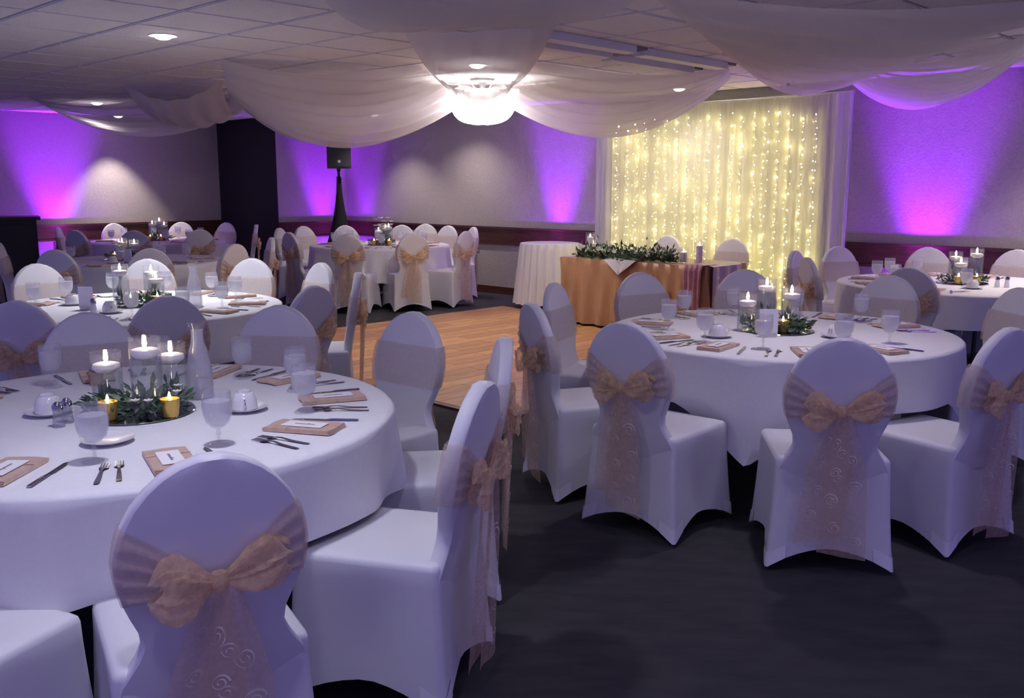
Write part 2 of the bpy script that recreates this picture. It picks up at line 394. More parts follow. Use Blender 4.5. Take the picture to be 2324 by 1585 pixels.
swag('low gathered voile swag hanging just right of the dark return wall', (-3.1, 10.6, z), (-3.4, 11.9, z), (-1.9, 11.6, z), (-1.5, 12.6, z), .44, 7, .06, vs=0, s0=.15)
swag('short voile swag with scooped front edge left of the large left swag', (-3.96, 9.9, z), (-2.86, 9.5, z), (-4.3, 12.4, z), (-3.3, 11.9, z), .30, 5, .05, scoopa=.17, vs=.3)
swag('shallow voile swag nearest the left wall above the far tables', (-5.6, 11.2, z), (-6.1, 12.7, z), (-3.9, 11.0, z), (-3.3, 12.4, z), .36, 5, .04, vs=0, s0=.08)
swag('largest voile swag filling the upper right of the ceiling', (.62, 5.0, z), (2.1, 8.7, z), (3.3, 5.2, z), (3.3, 9.2, z), .19, 6, .035, vs=.1, s0=.10)
swag('small voile swag with fan folds at the purple right wall', (2.9, 7.9, z), (3.25, 9.4, z), (3.55, 6.6, z), (4.15, 8.0, z), .30, 8, .05, vs=0, s0=.05)
swag('nearly flat voile panel on the ceiling in front of the lantern swag', (-1.05, 5.5, z), (.75, 4.9, z), (-.72, 6.5, z), (.28, 6.24, z), .06, 4, .02)
# glowing fabric lantern where the swags meet
t = thing('fabric_lantern', 'glowing white gathered fabric lantern hanging where the ceiling swags meet', 'lantern', (HUB.x, HUB.y, ZC - .01))
mb = MB(); rows = []
for i in range(15):
    u = i / 14; z0 = -.10 - .33 * math.sin(u * PI / 2); r = .33 * math.cos(u * PI / 2) ** .62 + .004
    rows.append([(r * (1 + .09 * math.sin(k * 2 * PI / 48 * 11 + 2 * u)) * math.cos(2 * PI * k / 48), r * (1 + .09 * math.sin(k * 2 * PI / 48 * 11 + 2 * u)) * math.sin(2 * PI * k / 48), z0 + .02 * math.sin(k * 2 * PI / 48 * 5) * (1 - u)) for k in range(48)])
mb.grid(rows, True).build('fabric_bowl', M['bowl'], t)
MB().lathe([(.12, 0), (.12, -.02), (.04, -.03), (.02, -.08), (.0001, -.085)], 20).build('ceiling_canopy', M['trimwhite'], t)
MB().lathe([(.0001, -.15), (.03, -.13), (.04, -.10), (.02, -.085)], 16).build('bulb', emit('lantern_bulb', (1, .97, .95), 30), t)
pl_ = bpy.data.lights.new('lantern_lamp', 'POINT'); pl_.energy = 85; pl_.color = (1, .95, .92); pl_.shadow_soft_size = .05
lo = bpy.data.objects.new('lantern_lamp', pl_); COL.objects.link(lo); lo.parent = t; lo.location = (0, 0, -.21)
# chandelier arms visible through the voile
mb = MB()
for k in range(6):
    a = k * PI / 3; c_, s_ = math.cos(a), math.sin(a)
    mb.tube([(.02 * c_, .02 * s_, -.08), (.12 * c_, .12 * s_, -.10), (.20 * c_, .20 * s_, -.06)], .007)
mb.build('lamp_arm_frame', M['silver'], t)

# ================================================================== CHAIR
HO0 = [(.222, .36), (.224, .40), (.216, .435), (.196, .465), (.176, .495), (.168, .525), (.172, .56), (.190, .60), (.206, .64), (.217, .685),
      (.220, .73), (.214, .775), (.200, .82), (.178, .86), (.148, .896), (.113, .925), (.074, .946), (.036, .957)]
HO = [(w_ * (.94 if z_ > .5 else .97), z_) for w_, z_ in HO0]
def yc(z): return -.195 - (z - .40) * .17
BH = .024
def wat(z):
    for (w0, z0), (w1, z1) in zip(HO, HO[1:]):
        if z0 <= z <= z1: return w0 + (w1 - w0) * (z - z0) / (z1 - z0)
    return HO[-1][0]
def backmesh():
    K = 9; n = len(HO); front = []; back = []; r1 = []; r2 = []
    for i, (w_, z_) in enumerate(HO):
        a = HO[max(i - 1, 0)]; b = HO[min(i + 1, n - 1)]; tx, tz = b[0] - a[0], b[1] - a[1]; l = math.hypot(tx, tz); nx, nz = tz / l, -tx / l
        wi, zi = w_ - .006 * nx, z_ - .006 * nz
        front.append([(wi * (2 * k / (K - 1) - 1), yc(zi) + BH + .006 * (1 - (2 * k / (K - 1) - 1) ** 2), zi) for k in range(K)])
        back.append([(wi * (2 * k / (K - 1) - 1), yc(zi) - BH - .006 * (1 - (2 * k / (K - 1) - 1) ** 2), zi) for k in range(K)])
        r1.append((w_, yc(z_) + BH - .006, z_)); r2.append((w_, yc(z_) - BH + .006, z_))
    # crown of the top row
    for k in range(K):
        t = 2 * k / (K - 1) - 1
        for row in (front, back): x, y, z_ = row[-1][k]; row[-1][k] = (x, y, z_ + .003 * (1 - t * t))
    mb = MB(); mb.grid(front); mb.v, mb.f = mb.v, [tuple(reversed(f)) for f in mb.f]
    mb.grid(back)
    def loop(rows): return [r[0] for r in rows] + list(rows[-1][1:-1]) + [r[-1] for r in reversed(rows)]
    def rloop(r):
        top = r[-1]; K2 = [(top[0] * (2 * k / (K - 1) - 1), top[1], top[2] + .004) for k in range(1, K - 1)]
        return [(-x, y, z_) for x, y, z_ in r] + K2 + list(reversed(r))
    lf, lb = loop(front), loop(back)
    mb.grid([lf, rloop(r1), rloop(r2), lb])
    return mb
def perim(nx_=9):
    pts = []; hw, y0, y1, rr = .222, -.222, .238, .022
    def seg(p, q, n):
        for i in range(n): pts.append((p[0] + (q[0] - p[0]) * i / n, p[1] + (q[1] - p[1]) * i / n))
    def arc(cx, cy, a0):
        for i in range(3): a = a0 + i * PI / 6; pts.append((cx + rr * math.cos(a), cy + rr * math.sin(a)))
    seg((-hw + rr, y0), (hw - rr, y0), nx_); arc(hw - rr, y0 + rr, -PI / 2)
    seg((hw, y0 + rr), (hw, y1 - rr), nx_); arc(hw - rr, y1 - rr, 0)
    seg((hw - rr, y1), (-hw + rr, y1), nx_); arc(-hw + rr, y1 - rr, PI / 2)
    seg((-hw, y1 - rr), (-hw, y0 + rr), nx_); arc(-hw + rr, y0 + rr, PI)
    return pts
PER = perim()
def skirtpt(x, y, s, off=0.0):
    hw, y0, y1 = .222, -.222, .238
    cx, cy = (y0 + y1) / 2, 0
    ex = min(1, abs(x) / hw); ey = min(1, abs(y - cx) / ((y1 - y0) / 2))
    m = min(ex, ey)                      # 1 at corners, 0 mid-side
    zb = .004 + .088 * (1 - m ** 2.0) ** .8 if m < 1 else .004
    z_ = .447 + (zb - .447) * s
    fl_ = .030 * s ** 1.3 * m - .020 * math.sin(PI * min(1, s * 1.0)) * (1 - m) * .6 - .006 * s * (1 - m)
    k = 1 + (fl_ + off) / .23
    return (x * k, cx + (y - cx) * k, z_)
def skirtmesh():
    mb = MB(); rows = []
    top = [(.45, .475), (.80, .474), (.945, .468), (.985, .460)]
    for k, z_ in top: rows.append([(x * k, .008 + (y - .008) * k, z_) for x, y in PER])
    for i in range(9): rows.append([skirtpt(x, y, i / 8) for x, y in PER])
    mb.grid(rows, True); o = len(mb.v); mb.v.append((0, .008, .476)); n = len(PER)
    for i in range(n): mb.f.append((o, (i + 1) % n, i))
    mb.f = [tuple(reversed(f)) for f in mb.f]
    return mb
def pocketmesh(ci):
    n = len(PER); start = [9, 21, 33, 45][ci]; mb = MB()
    idx = [(start - 1 + k) % n for k in range(6)]
    return mb.grid([[skirtpt(*PER[i], s, .0035) for i in idx] for s in (.86, .93, 1.0)])
ZS0, ZS1, ZK = .640, .822, .678
def sashfront():
    rows = []
    for i in range(7):
        z_ = ZS0 + (ZS1 - ZS0) * i / 6; w_ = wat(z_) + .004; y = yc(z_)
        rows.append([(-w_, y - BH, z_)] + [(w_ * (2 * k / 8 - 1), y + BH + .0075 + .006 * (1 - (2 * k / 8 - 1) ** 2) + (.0015 if i % 2 else 0), z_) for k in range(9)] + [(w_, y - BH, z_)])
    return MB().grid(rows)
def sashrear(sg, tilt=0.0):
    rows = []; NV, NU = 40, 12
    for i in range(NU + 1):
        u = i / NU; row = []
        for j in range(NV + 1):
            v = j / NV; ze = ZS0 + (ZS1 - ZS0) * v + tilt; zk = ZK + (v - .5) * .035
            e = u * u * (3 - 2 * u) * .35 + u * .65
            z_ = ze + (zk - ze) * e; x = (wat(ze) + .004) * (1 - u) + .012 * u
            y = yc(z_) - BH - .010 - .011 * math.sin(v * 8 * PI + 2 * u) * (.35 + .65 * u) - .022 * u * u
            if u == 0: y = yc(z_) - BH
            row.append((sg * x, y, z_))
        rows.append(row)
    return MB().grid(rows)
YK = yc(ZK) - BH - .034
def bowloop(sg, rise, L_=.125, h=.058, seed=0):
    rr = random.Random(seed); rows = []; NU, NP = 22, 40; ph = rr.uniform(0, 6)
    for i in range(NU + 1):
        u = i / NU; r = h * (math.sin(PI * min(1, u * .86 + .04)) ** .75) * (.45 + .75 * u)
        cx = sg * (.008 + L_ * u); cz = ZK + rise * u - .02 * u * u; cy = YK - .004 - .012 * math.sin(PI * u)
        row = []
        for k in range(NP):
            a = 2 * PI * k / NP; f = 1 + .20 * math.sin(4 * a + ph + 2.5 * u) + .13 * math.sin(9 * a - ph + 5 * u) + .07 * math.sin(15 * a + 9 * u)
            row.append((cx + sg * .015 * math.cos(a * 3 + ph) * u, cy + .45 * r * f * math.cos(a), cz + r * f * math.sin(a)))
        rows.append(row)
    return MB().grid(rows, True)
def tailpt(sg, u, v, L_, dx, ph):
    z_ = ZK - .01 - (L_) * u; wd = .030 + .052 * min(1, u * 2.4) + .012 * u
    x = sg * .014 + dx * u + (v - .5) * 2 * wd
    y = YK - .010 - .012 * math.sin(v * 2 * PI * 1.3 + ph + u * 2) * (.3 + .7 * (1 - u)) - sg * .005 + .028 * u
    return Vector((x, y, z_))
def tailmesh(sg, L_, dx, ph):
    return MB().grid([[tailpt(sg, i / 22, j / 12, L_, dx, ph) + Vector((0, 0, -.03 * (j / 12 - .5) * (1 if sg > 0 else -1) * (i == 22))) for j in range(13)] for i in range(23)])
def embroidery(fn, seed, count):
    rr = random.Random(seed); mb = MB()
    for q in range(count):
        u0 = .16 + .78 * (q + .5) / count; v0 = .5 + (.22 if q % 2 else -.22) + rr.uniform(-.06, .06); R0 = rr.uniform(.020, .032); a0 = rr.uniform(0, 6); sg = rr.choice((-1, 1))
        def P(x, z_):
            u = max(.02, min(.99, u0 - z_ / .6)); v = max(.02, min(.98, v0 + x / .17)); p = fn(u, v); p.y -= .0025; return p
        pts = []
        for i in range(26):
            s = i / 25; a = a0 + sg * s * 3.4 * PI; r = R0 * (1 - .80 * s); pts.append((r * math.cos(a), r * math.sin(a)))
        rows = [[P(x - .0012, z_ - .0012) for x, z_ in pts], [P(x * 1.08 + .0016, z_ * 1.08 + .0016) for x, z_ in pts]]
        mb.grid(rows)
    return mb
ME = dict(back=backmesh().mesh('backrest', M['cover'], ang=50), skirt=skirtmesh().mesh('seat', M['cover'], ang=38), sashf=sashfront().mesh('sash_band', M['sashf']),
          rl=sashrear(-1, 0).mesh('sash_wing', M['sash']), rr=sashrear(1, .012).mesh('sash_wing', M['sash']),
          bl=bowloop(-1, .010, .125, .070, 3).mesh('bow_loop', M['bow']), br=bowloop(1, .050, .140, .066, 5).mesh('bow_loop', M['bow']),
          knot=MB().lathe([(.0001, -.026), (.016, -.02), (.022, 0), (.016, .02), (.0001, .026)], 12).mesh('bow_knot', M['bow']),
          pk=[pocketmesh(i).mesh('foot_pocket', M['pocket']) for i in range(4)])
TV = [((-1, .52, -.045, .3), (1, .58, .02, 1.7)), ((-1, .56, -.015, 1.1), (1, .61, .03, .2)), ((-1, .47, -.05, 2.2), (1, .55, -.01, 3.0))]
TM = []
for i, (l, r) in enumerate(TV):
    e = []
    for q, a in enumerate((l, r)):
        e.append((tailmesh(*a).mesh('sash_tail', M['sash']), embroidery(lambda u, v, a=a: tailpt(a[0], u, v, a[1], a[2], a[3]), 10 * i + q, 8).mesh('embroidery', M['thread'], False)))
    TM.append(e)
def make_chair(var, near):
    t = thing('banquet_chair', 'chair', 'chair', (0, -30, 0))
    ob('backrest', ME['back'], t); st = ob('seat', ME['skirt'], t)
    if near:
        for i in range(4): ob('foot_pocket', ME['pk'][i], st)
    sb = ob('sash', ME['sashf'], t); ob('sash_wing', ME['rl'], sb); ob('sash_wing', ME['rr'], sb)
    bw = ob('bow', ME['knot'], t, (.0, YK - .006, ZK)); 
    for k in ('bl', 'br'): ob('bow_loop', ME[k], bw, (0, -YK + .006, -ZK))
    for q in range(2):
        tl = ob('sash_tail', TM[var][q][0], t)
        if near: stuff(ob('embroidery', TM[var][q][1], tl))
    freeze(t); return t
PROTO = {(v, n): make_chair(v, n) for v in range(3) for n in (True, False)}
USED = set()
def place_chair(q, tc, label, group, near, var, turn=0.0):
    """q = world xy of the top of the backrest, tc = what the chair faces"""
    rz = fac(q, tc) + math.radians(turn); f = Vector((-math.sin(rz), math.cos(rz), 0))
    loc = Vector((q[0], q[1], 0)) + f * .285
    pr = PROTO[(var, near)]
    if (var, near) not in USED:
        USED.add((var, near)); pr.location = loc; pr.rotation_euler = (0, 0, rz); pr['label'] = label; pr['group'] = group; return pr
    return dup(pr, loc, rz, label, group)

# ================================================================== TABLES
TAB = dict(A=(-1.335, 3.17), B=(-2.45, 6.10), C=(1.447, 5.03), D=(3.58, 7.52), E=(-1.75, 12.5), F=(-3.98, 9.85), G=(-5.05, 13.45))
TN = dict(A='foreground left table', B='second left table', C='foreground right table', D='far right table', E='far centre table', F='far left table', G='table by the left wall')
TR = .914; TZ = .752
ttop = MB().lathe([(.0001, .722), (TR - .03, .722), (TR - .006, .726), (TR - .006, .742), (TR - .02, .748), (.0001, .748)], 64).mesh('tabletop', M['table'])
tleg = MB().tube([(0, 0, 0), (0, 0, .72)], .018, 8).box(-.02, .02, -.02, .02, 0, .012).mesh('leg', M['leg'])
def clothmesh(corner, drop0, bump, width, folds, seed, longfold=.02):
    rr = random.Random(seed); NT = 216; rows = []; ph = [rr.uniform(0, 6) for _ in range(4)]
    def d(th):
        best = 0
        for k in range(4):
            dl = (th - corner - k * PI / 2 + PI) % (2 * PI) - PI; best = max(best, max(0, 1 - abs(dl) / width) ** 1.25)
        return drop0 + bump * best, best
    ths = [2 * PI * i / NT for i in range(NT)]
    for r in (.0, .3, .6, .85, .895): rows.append([(r * math.cos(t), r * math.sin(t), TZ) for t in ths])
    rows.append([((TR - .004) * math.cos(t), (TR - .004) * math.sin(t), TZ - .004) for t in ths])
    for i in range(10):
        s = i / 9; row = []
        for t in ths:
            dr, best = d(t); dep = .012 + (dr - .012) * s
            dl = min(((t - corner - k * PI / 2 + PI) % (2 * PI) - PI for k in range(4)), key=abs)
            rad = TR + .004 + dep * (.10 * math.cos(dl * 11) * math.exp(-(dl / .40) ** 2)) + longfold * dep / .3 * (.5 + .5 * math.sin(folds * t + ph[0] + 1.5 * math.sin(3 * t + ph[1]))) + .004 * s
            row.append((rad * math.cos(t), rad * math.sin(t), TZ - dep))
        rows.append(row)
    return MB().grid(rows, True)
CL = dict(A=(-1.42, .255, .05, .55, 13, 1, .012), B=(.35, .27, .16, .5, 15, 2, .014), C=(-1.97, .25, .24, .42, 12, 3, .016), D=(.6, .25, .15, .5, 17, 4, .014),
          E=(-.9, .42, .08, .5, 26, 5, .035), F=(-.5, .30, .15, .5, 19, 6, .016), G=(.2, .28, .15, .5, 17, 7, .016))
def ptab(k, r, deg, z_=TZ): c = TAB[k]; a = math.radians(deg); return Vector((c[0] + r * math.cos(a), c[1] + r * math.sin(a), z_))
for k, c in TAB.items():
    t = thing('round_table', 'round banquet table under the cloth of the ' + TN[k], 'table', (c[0], c[1], 0), 0, 'round banquet tables')
    ob('tabletop', ttop, t)
    for q in range(4): a = PI / 4 + q * PI / 2; ob('leg', tleg, t, (.5 * math.cos(a), .5 * math.sin(a), 0))
    o = clothmesh(*CL[k]).build('tablecloth', M['cloth'], None, ang=60, loc=(c[0], c[1], 0))
    tag(o, 'white cloth draped over the ' + TN[k], 'tablecloth', 'white round table cloths')

# chairs: (table, xy of backrest top, seat phrase, look); seat phrase ends up in place settings too
CH = [
 ('A', (-.65, 1.95), 'nearest the camera', 'large bow chair turned away, nearest the camera, at the foreground left table', 0, 0),
 ('A', (-.09, 2.69), 'right front', 'side-on bow chair right of the nearest chair, at the foreground left table', 1, 6),
 ('A', (-.03, 3.50), 'right', 'narrow edge-on bow chair behind the side-on chair, at the foreground left table', 2, -8),
 ('A', (-.45, 4.23), 'right rear', 'chair with front sash band showing, beside the dance floor, at foreground left table', 0, 0),
 ('A', (-1.12, 4.47), 'rear', 'chair facing us behind the carafe side of the foreground left table', 1, 0),
 ('A', (-1.93, 4.22), 'left rear', 'chair facing us behind the candles, at the foreground left table', 2, 0),
 ('A', (-2.65, 3.60), 'left', 'chair at the left picture edge of the foreground left table', 0, 0),
 ('A', (-1.48, 1.81), 'bottom left', 'chair seat cut off at the bottom left corner, foreground left table', 1, -16),
 ('B', (-1.80, 4.87), 'near right', 'chair turned away behind the tall carafe, at the second left table', 0, 0),
 ('B', (-2.48, 4.66), 'near left', 'chair turned away at the left edge with bow, second left table', 1, 0),
 ('B', (-1.14, 5.36), 'right front', 'dark-backed bow chair overlapping the white one, at the second left table', 2, 0),
 ('B', (-1.02, 6.20), 'right', 'edge-on chair with long bow beside the dance floor, second left table', 0, 4),
 ('B', (-1.42, 6.98), 'right rear', 'bright white chair facing us, rightmost rear of the second left table', 1, 0),
 ('B', (-2.05, 7.40), 'rear right', 'bright domed chair facing us right of the carafe, second left table', 2, 0),
 ('B', (-2.86, 7.36), 'rear', 'bright chair facing us directly behind the candles, second left table', 0, 0),
 ('B', (-3.50, 6.90), 'left rear', 'bright chair facing us left of the candles, second left table', 1, 0),
 ('B', (-3.95, 6.25), 'left', 'chair cut by the left picture edge, at the second left table', 2, 0),
 ('C', (1.26, 3.50), 'near', 'central bow chair turned away with full skirt, at the foreground right table', 0, 0),
 ('C', (2.02, 3.76), 'near right', 'bow chair cut by the right edge, at the foreground right table', 1, 8),
 ('C', (.48, 3.93), 'near left', 'three-quarter bow chair with long tail, left front of the foreground right table', 2, 0),
 ('C', (.10, 4.57), 'left', 'narrow edge-on bow chair, leftmost at the foreground right table', 0, 0),
 ('C', (.25, 5.52), 'left rear', 'grey-looking chair with sash band beside the dance floor, foreground right table', 1, 0),
 ('C', (.85, 6.20), 'rear left', 'dim chair before the bronze head table, at the foreground right table', 2, 0),
 ('C', (1.60, 6.42), 'rear', 'dim chair behind the candles of the foreground right table', 0, 0),
 ('C', (2.42, 5.98), 'right rear', 'lighter dim chair front overlapping a darker chair, foreground right table', 1, 0),
 ('C', (2.86, 5.25), 'right', 'large grey chair at the right edge behind the bow chair, foreground right table', 2, 0),
 ('D', (2.80, 6.60), 'near left', 'dark-backed chair peeking out behind a lighter one, far right table', 0, 0),
 ('D', (2.36, 7.50), 'left', 'chair with dark bow before the lit backdrop, far right table', 1, 0),
 ('D', (2.50, 8.30), 'left rear', 'edge-on chair behind the dark bow chair, far right table', 2, 0),
 ('D', (3.08, 8.88), 'rear left', 'pale chair front at the right end of the backdrop, far right table', 0, 0),
 ('D', (3.88, 8.76), 'rear', 'bright chair facing us beneath the magenta glow, far right table', 1, 0),
 ('D', (4.55, 8.45), 'right rear', 'bright chair at the right picture edge, far right table', 2, 0),
 ('E', (-2.74, 11.60), 'near left', 'dark bow chair, leftmost turned away, at the far centre table', 0, 0),
 ('E', (-3.14, 12.75), 'left', 'thin edge-on chair left of the far centre table', 1, 0),
 ('E', (-2.95, 13.35), 'left rear', 'white chair front left of the magenta uplight, far centre table', 2, 0),
 ('E', (-2.40, 13.58), 'rear left', 'white domed chair below the loudspeaker stand, far centre table', 0, 0),
 ('E', (-1.60, 13.72), 'rear', 'white chair just right of the flowers, far centre table', 1, 0),
 ('E', (-.91, 13.50), 'right rear', 'white chair third from the flowers, far centre table', 2, 0),
 ('E', (-.53, 13.02), 'right', 'slim white chair, rightmost at the far centre table', 0, 0),
 ('E', (-.58, 11.86), 'right front', 'bow chair with small gold knot, right front of the far centre table', 1, 0),
 ('E', (-1.19, 11.35), 'near', 'bow chair turned away in the middle, far centre table', 2, 0),
 ('E', (-1.95, 11.15), 'near centre', 'brownish bow chair turned away, left of the middle one, far centre table', 0, 0),
 ('F', (-4.11, 8.45), 'near left', 'grey chair turned away behind the leftmost bright chair, far left table', 0, 0),
 ('F', (-3.32, 8.62), 'near', 'grey chair turned away behind the candles, far left table', 1, 0),
 ('F', (-2.72, 9.25), 'near right', 'cream chair with orange bow, right front of the far left table', 2, 0),
 ('F', (-5.15, 9.45), 'left', 'dim chair beside the black bar, at the far left table', 0, 0),
 ('F', (-2.66, 10.42), 'right', 'slim edge-on chair with gold bow, right of the far left table', 1, 0),
 ('G', (-5.62, 12.15), 'near left', 'dark chair turned away, left of the small candle, table by the left wall', 0, 0),
 ('G', (-4.82, 12.02), 'near', 'dark chair turned away behind the small candle, table by the left wall', 1, 0),
 ('G', (-4.10, 12.40), 'near right', 'dark chair turned away, right of the tall candles, table by left wall', 2, 0),
 ('G', (-6.30, 13.10), 'left', 'purple chair next to the pink glow, at the table by the left wall', 0, 0),
 ('G', (-6.05, 14.35), 'left rear', 'purple chair facing us left of the tall candles, table by left wall', 1, 0),
 ('G', (-5.20, 14.85), 'rear', 'purple chair facing us right of the tall candles, table by left wall', 2, 0),
 ('G', (-4.42, 14.62), 'rear right', 'purple chair against the black return wall, table by the left wall', 0, 0),
 ('G', (-3.75, 13.85), 'right', 'lilac chair, rightmost at the table by the left wall', 1, 0),
]
for i, (k, q, seat, label, var, turn) in enumerate(CH):
    place_chair(q, TAB[k], 'white covered ' + label, 'chairs at the ' + TN[k], k in 'ABC', var, turn)
place_chair((-1.29, 14.1), (-1.6, 12.9), 'white covered chair against the back wall, second right of the flowers', 'chairs at the far centre table', False, 2)

# ================================================================== PLACE SETTINGS
gob = thing('water_goblet', 'g', 'goblet', (0, -31, 0))
MB().lathe([(.0001, 0), (.036, 0), (.037, .003), (.012, .008), (.0055, .014), (.005, .03), (.0085, .036), (.0055, .042), (.006, .052), (.022, .060), (.036, .075), (.043, .098), (.045, .12), (.043, .15), (.041, .168), (.0395, .168), (.041, .15), (.043, .12), (.041, .098), (.034, .077), (.02, .063), (.0001, .06)], 24).build('glass', M['goblet'], gob)
MB().lathe([(.0001, .0635), (.019, .066), (.033, .079), (.0395, .099), (.041, .12), (.040, .138), (.0001, .139)], 20).build('ice_water', M['ice'], gob)
freeze(gob)
nap = thing('folded_napkin', 'n', 'napkin', (0, -31, 0))
def napkin():
    mb = MB(); prof = []
    for i in range(7): a = -PI / 2 + PI * i / 6; prof.append((.105 + .010 * math.cos(a), .0125 + .0105 * math.sin(a)))
    lay = [(-.115, .023), (-.115, .0165), (-.108, .0155), (-.118, .0145), (-.118, .009), (-.110, .008), (-.120, .007), (-.120, .002)]
    loop = [(y, z_) for y, z_ in prof] + lay
    rows = [[(x, y + .003 * math.sin(x * 60), .62 * z_ + .0012 * math.sin(x * 45 + y * 20)) for y, z_ in loop] for x in (-.06, -.03, 0, .03, .06)]
    mb.grid([[p for p in r] for r in rows], True); n_ = len(loop)
    mb.f.append(tuple(range(n_))); mb.f.append(tuple(4 * n_ + i for i in reversed(range(n_)))); return mb
napkin().build('napkin_cloth', M['napkin'], nap, ang=35)
MB().box(-.0615, .0615, .03, .034, .0150, .0158).build('napkin_hem', M['napkin'], nap, False)
freeze(nap)
crd = thing('menu_card', 'm', 'card', (0, -31, 0))
MB().box(-.032, .032, -.085, .055, 0, .0012).build('paper', M['card'], crd, False)
mb = MB()
mb.box(-.004, .003, -.05, .02, .0012, .0016); mb.box(-.004, .008, -.03, -.024, .0012, .0016)
mb.build('print_lines', M['ink'], crd, False); freeze(crd)
def fork():
    mb = MB(); top = [(.006, -.095), (.0075, -.08), (.006, -.03), (.0035, .01), (.004, .03), (.0125, .045), (.013, .06)]
    zs = [.002, .002, .004, .009, .008, .004, .003]
    mb.grid([[(-w_, y, z_) for (w_, y), z_ in zip(top, zs)], [(w_, y, z_) for (w_, y), z_ in zip(top, zs)]])
    mb.grid([[(-w_, y, z_ - .002) for (w_, y), z_ in zip(top, zs)], [(w_, y, z_ - .002) for (w_, y), z_ in zip(top, zs)]])
    for i in range(4): x = -.0115 + i * .0069; mb.box(x, x + .0026, .058, .098, .0015, .0035)
    return mb.mesh('fork', M['steel'], False)
def knife():
    mb = MB(); out = [(-.007, -.11), (.007, -.11), (.0075, -.02), (.0065, .0), (.010, .02), (.010, .09), (.004, .115), (-.006, .10), (-.007, .0), (-.0075, -.02)]
    n_ = len(out); mb.add([(x, y, .001) for x, y in out] + [(x * .8, y, .0055 if y < 0 else .003) for x, y in out], [tuple(reversed(range(n_))), tuple(range(n_, 2 * n_))] + [(i, (i + 1) % n_, n_ + (i + 1) % n_, n_ + i) for i in range(n_)])
    return mb.mesh('knife', M['steel'], False)
FK, KN = fork(), knife()
first = {}
def put(src, loc, rz, label, group):
    if src.name not in first:
        first[src.name] = 1; src.location = loc; src.rotation_euler = (0, 0, rz); src['label'] = label; src['group'] = group; return src
    return dup(src, loc, rz, label, group)
def setting(k, q, seat, far):
    c = TAB[k]; a = math.degrees(math.atan2(q[1] - c[1], q[0] - c[0])); tn = TN[k]
    def rz(dg): return math.radians(dg) + PI / 2      # local +Y toward the centre
    j = R.uniform(-5, 5)
    p = ptab(k, .70, a + 2, TZ + .001); put(nap, p, rz(a + 2 + j), 'tan folded napkin at the %s seat of the %s' % (seat, tn), 'napkins on the ' + tn)
    p = ptab(k, .69, a + 2, TZ + .0172); put(crd, p, rz(a + 2 + j), 'white card on napkin, %s seat of the %s' % (seat, tn), 'cards on the ' + tn)
    ga = a + 19 + R.uniform(-2, 2); p = ptab(k, .61 + R.uniform(-.02, .02), ga, TZ + .001)
    put(gob, p, rz(a), 'goblet of ice water for the %s seat of the %s' % (seat, tn), 'goblets on the ' + tn)
    p = ptab(k, .73, a - 9, TZ + .001); tag(ob('fork', FK, None, p, rz(a - 9 + R.uniform(-8, 8))), 'inner steel fork beside the napkin, %s seat, %s' % (seat, tn), 'fork', 'forks on the ' + tn)
    if k in 'AC':
        p = ptab(k, .74, a - 12.5, TZ + .001); tag(ob('fork', FK, None, p, rz(a - 12 + R.uniform(-5, 5))), 'outer steel fork further left of the napkin, %s seat, %s' % (seat, tn), 'fork', 'forks on the ' + tn)
    p = ptab(k, .72, a + 12, TZ + .001); tag(ob('knife', KN, None, p, rz(a + 12 + R.uniform(-8, 8))), 'steel knife right of the napkin, %s seat, %s' % (seat, tn), 'knife', 'knives on the ' + tn)
for k, q, seat, label, var, turn in CH: setting(k, q, seat, k in 'EFG')

# cups, saucers, shakers
sau = MB().lathe([(.0001, .002), (.04, .002), (.045, .0), (.05, .004), (.078, .014), (.079, .0165), (.05, .007), (.0001, .005)], 28).mesh('saucer', M['china'])
cupm = MB().lathe([(.043, 0), (.0445, .001), (.042, .03), (.034, .052), (.026, .058), (.026, .064), (.0225, .064), (.0225, .060), (.0001, .060)], 24).mesh('upturned_cup', M['china'])
hnd = MB().tube([(.040, 0, .040), (.058, 0, .040), (.064, 0, .026), (.056, 0, .014), (.042, 0, .014)], .0035, 6).mesh('handle', M['china'])
def cup(k, r, deg, lab, cupon=True):
    p = ptab(k, r, deg, TZ + .001); tag(ob('saucer', sau, None, p), 'white saucer ' + lab, 'saucer', 'saucers')
    if cupon:
        o = thing('coffee_cup', 'upturned white cup ' + lab, 'cup', p + Vector((0, 0, .008)), R.uniform(0, 6), 'upturned cups')
        ob('cup_body', cupm, o); ob('handle', hnd, o)
cup('A', .26, 187, 'left of the candles on the foreground left table')
cup('A', .40, -76, 'near the goblet in front of the candles, foreground left table', False)
cup('A', .40, 4, 'right of the candles on the foreground left table')
cup('C', .44, -150, 'left of the candles on the foreground right table')
cup('C', .33, -45, 'right of the candles on the foreground right table')
cup('B', .36, -95, 'in front of the candles on the second left table')
cup('B', .45, 175, 'left of the candles on the second left table')
cup('D', .4, -100, 'in front of the candles on the far right table')
cup('F', .4, -95, 'in front of the candle on the far left table')
shk = MB().lathe([(.0001, 0), (.019, 0), (.02, .004), (.014, .05), (.016, .06)], 14, cap=False).mesh('glass_body', glass('shaker_glass', (.8, .8, .85), .3))
shc = MB().lathe([(.017, .058), (.017, .07), (.008, .082), (.0001, .083)], 14).mesh('cap', M['steel'])
def shaker(p, lab):
    o = thing('shaker', lab, 'shaker', p, 0, 'salt and pepper shakers'); ob('glass_body', shk, o); ob('cap', shc, o)
for k, r, dg in (('A', .20, 225), ('B', .33, -120), ('C', .33, -10), ('D', .34, -60)):
    shaker(ptab(k, r, dg, TZ + .001), 'glass salt shaker with steel cap on the ' + TN[k])
    shaker(ptab(k, r + .045, dg + 9, TZ + .001), 'glass pepper shaker beside the salt on the ' + TN[k])
